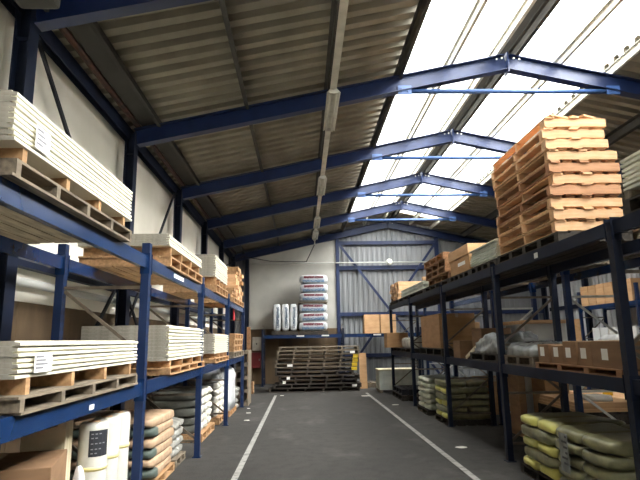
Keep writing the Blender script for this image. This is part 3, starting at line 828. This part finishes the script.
# ------------------------------------------------------------------ dark rack: lower shelf
zl = ZR1
pallet((2.69, 4.42, zl), 1.66, .85, .065, 'thin pallet under the labelled brown cartons on the dark rack', 'brownwood', 4, 5)
for i, (y, d, h) in enumerate(((5.78, .27, .2), (5.48, .27, .19), (5.2, .26, .235), (4.93, .25, .235), (4.45, .46, .24))):
    carton((2.72 + .01 * (i % 2), y, zl + .066), .42, d, h, '%s of five white labelled brown cartons on the dark rack' % ['farthest', 'second farthest', 'middle', 'second nearest', 'nearest and largest'][i], 'carddk', group='labelled brown cartons on the dark rack', lab=('x', d * .4 if i < 4 else .2, .07, .1, .1))
for i in range(2):
    lump('plastic_sheet', 3.16, 3.45, 4.6 + i * .6, 5.15 + i * .6, zl + .066, zl + .36, 'film' if i == 0 else 'pack', '%s heap of white plastic showing behind the labelled brown cartons' % ['nearer', 'farther'][i], 'plastic', seed=20 + i, p=.6)
pallet((2.69, 6.15, zl), .85, .85, .12, 'pallet with open blocks under the clear plastic wrapped stack', 'woodgrey', 3, 5)
lump('wrapped_bundle', 2.7, 3.5, 6.13, 7.02, zl + .12, zl + .30, 'greyfilm', 'low bundle under crinkled clear plastic next to the labelled cartons', 'bundle', seed=31, p=.35, amp=.06, crest=.3)
pallet((2.69, 7.25, zl), 1.2, .85, .12, 'pallet under the tall crinkled plastic heap on the dark rack', 'wooddark', 3, 5)
lump('wrapped_bundle', 2.7, 3.5, 7.3, 8.45, zl + .12, zl + .44, 'greyfilm', 'tall heap under crinkled grey plastic in the middle bay of the dark rack', 'bundle', seed=37, p=.5, amp=.1, crest=.35)
carton((2.95, 8.6, zl), .5, .5, .5, 'dark carton half hidden behind the crinkled plastic heap', 'carddk', tape=False)
o = MB().bar((2.72, 8.75, zl + .03), (2.76, 8.35 - .0, zl + .2), (1, 0, 0), .02, .05).build('pale_batten', 'beige'); tag(o, 'short pale slat leaning at the crinkled plastic heap', 'slat')
carton((2.74, 9.15, zl), .5, .4, .3, 'small grey-brown carton behind the crinkled plastic heap', 'carddk', tape=False)
pallet((2.69, 10.15, zl), 1.95, .85, .15, 'pallet under the tall plain carton in the dark rack', 'wooddark', 4, 5)
carton((2.72, 10.35, zl + .151), .72, 1.6, .68, 'tall plain brown carton, biggest box on the lower shelf of the dark rack', 'card', tape=True)
pallet((2.69, 13.05, zl), 2.6, .85, .1, 'pallet at the far end of the lower dark rack shelf', 'wooddark', 5, 5)
for i in range(3):
    o = sack((2.95, 13.5 + i * .34, zl + .1 + .14), .5, .32, .28, 'film', '%s small white wrapped roll on the far lower shelf of the dark rack' % ORDN[i], 'small white rolls on the dark rack', name='wrapped_roll', cat='roll')
carton((2.44, 15.15, zl + .101), .62, .5, .42, 'brown carton overhanging the far end of the lower dark rack shelf', 'card', tape=False)

# ------------------------------------------------------------------ sacks on the floor, right
pallet((2.62, 11.3, 0), 1.0, .85, .1, 'pallet under the grey green sacks farthest along the dark rack', 'wooddark', 3, 5)
sack_stack(2.62, 3.42, 11.3, 12.25, .1, .11, 6, 1, 2, 'palesack', 'farthest stack by the dark rack', 'grey green sack')
pallet((2.66, 9.92, 0), .92, .9, .1, 'pallet under the yellow sacks in the middle of the dark rack', 'wooddark', 3, 5)
sack_stack(2.64, 3.5, 9.92, 10.78, .1, .115, 6, 1, 2, 'yelsack', 'middle stack by the dark rack', 'yellow green sack', 'yelsack2', alt=True)
pallet((2.62, 5.68, 0), .9, .9, .1, 'pallet under the smaller of the two nearest yellow sack stacks', 'wooddark', 3, 5)
sack_stack(2.6, 3.45, 5.66, 6.5, .1, .118, 5, 1, 2, 'yelsack', 'second nearest stack by the dark rack', 'yellow green sack', 'yelsack2', alt=True)
pallet((2.62, 4.62, 0), .98, 1.3, .1, 'pallet under the nearest yellow sack stack', 'wooddark', 3, 5)
sack_stack(2.58, 3.9, 4.6, 5.58, .1, .118, 5, 2, 2, 'yelsack', 'nearest stack by dark rack', 'yellow green sack', 'yelsack2', alt=False)
r = thing('paper_label', 'white printed delivery sheet on the nearest yellow sack stack', 'label', (2.55, 5.2, .5))
MB().box(-.008, -.005, 0, .17, -.2, .16).build('sheet', 'greyfilm', r)
m = MB()
for i in range(6): m.box(-.0095, -.008, .02, .05 + .1 * ((i * 37 % 10) / 10), .12 - i * .05, .14 - i * .05)
m.build('print', 'ink', r)
# clear sheet over nearest stack
# dark pallet and clutter on the floor at the far end
pallet((2.58, 13.9, 0), 1.5, .9, .14, 'dark low pallet on the floor at the far end of the dark rack', 'wooddark', 4, 5)
pallet((2.6, 14.0, .141), 1.3, .85, .14, 'dark pallet lying on the low pallet at the far end', 'black', 4, 5)
for i in range(3):
    carton((2.75 + .02 * i, 12.95 + i * .0 + .0, 0) if False else (3.75, 11.2 + i * .75, .0), .6, .6, .75 - .1 * i, '%s brown carton on the floor under the blue rack, behind the far sacks' % ORDN[i], 'card', group='cartons on the floor under the blue rack')

# ------------------------------------------------------------------ blue rack behind
gb = 'pallets on top of the blue rack'
for i, (a, b) in enumerate(((4.5, 5.7), (5.8, 7.0), (7.3, 8.5), (8.6, 9.8), (10.1, 11.3), (11.4, 12.6))):
    pallet((3.68, a, 2.601), b - a, .85, .13, '%s pale slatted pallet in the row on top of the blue rack' % ['nearest', 'second nearest', 'third nearest', 'third farthest', 'second farthest', 'farthest'][i], 'woodgrey', 3, 6, group=gb)
# lower shelf
pallet((3.68, 8.5, ZR1), 1.25, .85, .14, 'pallet under the white cabinet in the blue rack', 'woodgrey', 3, 5)
r = thing('white_cabinet', 'plain white cabinet carcass with wooden boards on it in the blue rack', 'cabinet', (3.75, 8.75, ZR1 + .141))
MB().box(0, .7, 0, .02, 0, .42).build('side_panel', 'whitebox', r); MB().box(0, .7, .83, .85, 0, .42).build('side_panel', 'whitebox', r)
MB().box(0, .7, .02, .83, 0, .02).build('bottom_panel', 'whitebox', r); MB().box(0, .7, .02, .83, .4, .42).build('top_panel', 'whitebox', r); MB().box(.68, .7, .02, .83, .02, .4).build('back_panel', 'whitebox', r)
MB().box(-.004, .0, .0, .42, .0, .42).build('door', 'whitebox', r)
for i in range(2):
    o = MB().box(3.7, 4.45, 8.6, 9.75, ZR1 + .563 + i * .03, ZR1 + .59 + i * .03).build('wooden_board', 'wood2'); tag(o, '%s of two wooden boards lying on the white cabinet' % ['lower', 'upper'][i], 'board')
for i in range(4):
    o = MB().box(3.72, 4.44, 11.2 + .02 * (i % 2), 12.6, ZR1 + .55 + i * .05 - .55 + .0, ZR1 + .045 + i * .05).build('pale_board', 'beige'); tag(o, '%s pale board of the pile on the blue rack lower shelf' % ORD[3 - i], 'board', 'pale boards in the blue rack')
carton((3.74, 12.95, ZR1), .68, 1.2, .72, 'pale carton on the far lower shelf of the blue rack', 'cardlt', tape=False)
# floor level: flat cardboard sheets, brown carton, white board
for i in range(4):
    pallet((3.7 + .02 * (i % 2), 7.25, i * .141), 1.2, .92, .14, '%s of four dark pallets under the flat folded cartons below the blue rack' % ['lowest', 'second lowest', 'second highest', 'highest'][i], 'wooddark', 4, 5, group='dark pallets under flat cartons')
for i in range(3):
    o = MB().box(3.72 + .015 * (i % 3), 4.62, 7.25 + .02 * (i % 2), 8.42, .565 + i * .042, .565 + i * .042 + .04).build('flat_cardboard', 'cardlt'); tag(o, '%s flat folded carton of the pile on the floor under the blue rack' % ORD[2 - i], 'cardboard', 'flat folded cartons under the blue rack')
lump('plastic_bag', 4.0, 4.35, 7.35, 7.75, .693, .77, 'film', 'crumpled clear plastic on the flat folded cartons under the blue rack', 'plastic', seed=51, p=.7)
carton((3.95, 8.65, 0), .4, .5, .98, 'upright brown carton on the floor behind the nearest yellow sacks, under the blue rack', 'card', tape=False)
r = thing('white_board', 'white board standing on edge beside the upright brown carton under the blue rack', 'board', (3.72, 9.3, 0))
MB().box(0, .6, 0, .03, 0, 1.02).build('panel', 'whitebox', r)
carton((3.53, 8.7, 0), .12, .42, 1.08, 'tall narrow dark carton standing between the dark rack and the blue rack', 'carddk', tape=False)
# ------------------------------------------------------------------ side wall rack loads
for i in range(6):
    carton((8.52, 13.15 + i * .42, 2.452), .6, .39, .58, '%s tan carton of the row on the top shelf of the side wall rack' % ['nearest', 'second nearest', 'third nearest', 'third farthest', 'second farthest', 'farthest'][i], 'cardlt', group='tan cartons on the side wall rack', tape=False)
for i in range(5):
    carton((8.54, 13.2 + i * .42, 1.202), .55, .36, .6, '%s white carton of the row on the lower shelf of the side wall rack' % ['nearest', 'second nearest', 'middle', 'second farthest', 'farthest'][i], 'whitebox', group='white cartons on the side wall rack', tape=False)
o = MB().box(8.6, 8.64, 15.9, 16.5, .0, 2.1).build('cardboard_sheet', 'card'); tag(o, 'tall tan cardboard sheet standing at the end of the side wall rack', 'cardboard')
for i in range(4):
    carton((8.52, 10.35 + i * .6, 2.452), .6, .5, .45, '%s tan carton of the second row on the side wall rack' % ORDN[i], 'card', group='more tan cartons on the side wall rack', tape=False)
o = MB().box(7.2, 8.2, 12.0, 14.5, 0, .12).build('wooden_board', 'wood2'); tag(o, 'pale wooden boards flat on the floor of the far aisle', 'board')
o = MB().tube((7.6, 13.2, .12), (7.6, 13.2, .42), .12, 14, .08).build('yellow_bucket', 'yellow'); tag(o, 'yellow tub on the boards of the far aisle', 'tub')
# ------------------------------------------------------------------ odds and ends
o = MB().box(-1.548, -1.53, 11.9, 12.06, 2.07, 2.31).build('red_cloth', 'redpl'); tag(o, 'bright red strip hanging under the far upper beam of the left rack', 'cloth')
for i, (x, y, s) in enumerate(((1.82, 15.35, .16), (2.28, 13.2, .1), (2.34, 8.05, .1), (-1.22, 12.3, .06), (-1.15, 11.2, .07), (-.6, 15.9, .07), (-1.3, 13.1, .06))):
    m = MB(); n = 9
    pts = [(s * R.uniform(.5, 1.1) * math.cos(2 * math.pi * a / n), s * .6 * R.uniform(.5, 1.1) * math.sin(2 * math.pi * a / n)) for a in range(n)]
    A = [m.bm.verts.new((p[0], p[1], .0)) for p in pts]; B = [m.bm.verts.new((p[0] * .8, p[1] * .8, .012)) for p in pts]
    for a in range(n): m.bm.faces.new((A[a], A[(a + 1) % n], B[(a + 1) % n], B[a]))
    m.bm.faces.new(A[::-1]); m.bm.faces.new(B)
    o = m.build('plastic_scrap', 'film', loc=(x, y, .001))
    tag(o, ['white scrap on the floor at the far end of the right line', 'white scrap on the floor by the far grey green sacks', 'white scrap on the floor before the middle yellow sacks',
            'small white scrap on the floor by the white wrapped load', 'white scrap on the floor by the farther dark sacks', 'white scrap on the floor before the long pallets', 'tiny white scrap near the upright pallets'][i], 'scrap', 'white scraps on the floor')

# ------------------------------------------------------------------ daylight and camera
SKY, SUN = 5.0, 56.0
w = bpy.data.worlds.new('overcast_sky'); S.world = w; w.use_nodes = True
bg = w.node_tree.nodes['Background']; nt = w.node_tree
tc = nt.nodes.new('ShaderNodeTexCoord'); vd = nt.nodes.new('ShaderNodeVectorMath'); vd.operation = 'DOT_PRODUCT'
vd.inputs[1].default_value = Vector((.80, -.25, .40)).normalized()     # hazy sun behind the cloud, low over the side wall
nt.links.new(tc.outputs['Generated'], vd.inputs[0])
def wm(op, a, b):
    n = nt.nodes.new('ShaderNodeMath'); n.operation = op
    for k, v in ((0, a), (1, b)):
        if isinstance(v, (int, float)): n.inputs[k].default_value = v
        else: nt.links.new(v, n.inputs[k])
    return n.outputs[0]
glow = wm('POWER', wm('MAXIMUM', vd.outputs['Value'], 0.0), 4.0)
bg.inputs[0].default_value = (1, .985, .95, 1)
nt.links.new(wm('ADD', wm('MULTIPLY', glow, SUN), SKY), bg.inputs[1])
S.cycles.use_denoising = True
S.cycles.max_bounces = 10; S.cycles.diffuse_bounces = 6; S.cycles.transparent_max_bounces = 16
S.cycles.sample_clamp_indirect = 8
cam = bpy.data.cameras.new('camera'); co = bpy.data.objects.new('camera', cam); COL.objects.link(co); S.camera = co
cam.sensor_width = 36; cam.lens = 520 / 640 * 36; cam.clip_start = .05; cam.clip_end = 200
Rm = Matrix(((0.9992751, 0.01046477, 0.03660275), (-0.03397291, -0.18873838, 0.98143959), (-0.01717888, 0.98197165, 0.18824605)))
rot = Matrix([[Rm[i][0], Rm[i][1], -Rm[i][2]] for i in range(3)])
co.matrix_world = Matrix.Translation((0, 0, 1.6)) @ rot.to_4x4()
S.view_settings.view_transform = 'Standard'; S.view_settings.look = 'None'; S.view_settings.gamma = 1
S.view_settings.use_curve_mapping = False
S.view_settings.exposure = 0.4
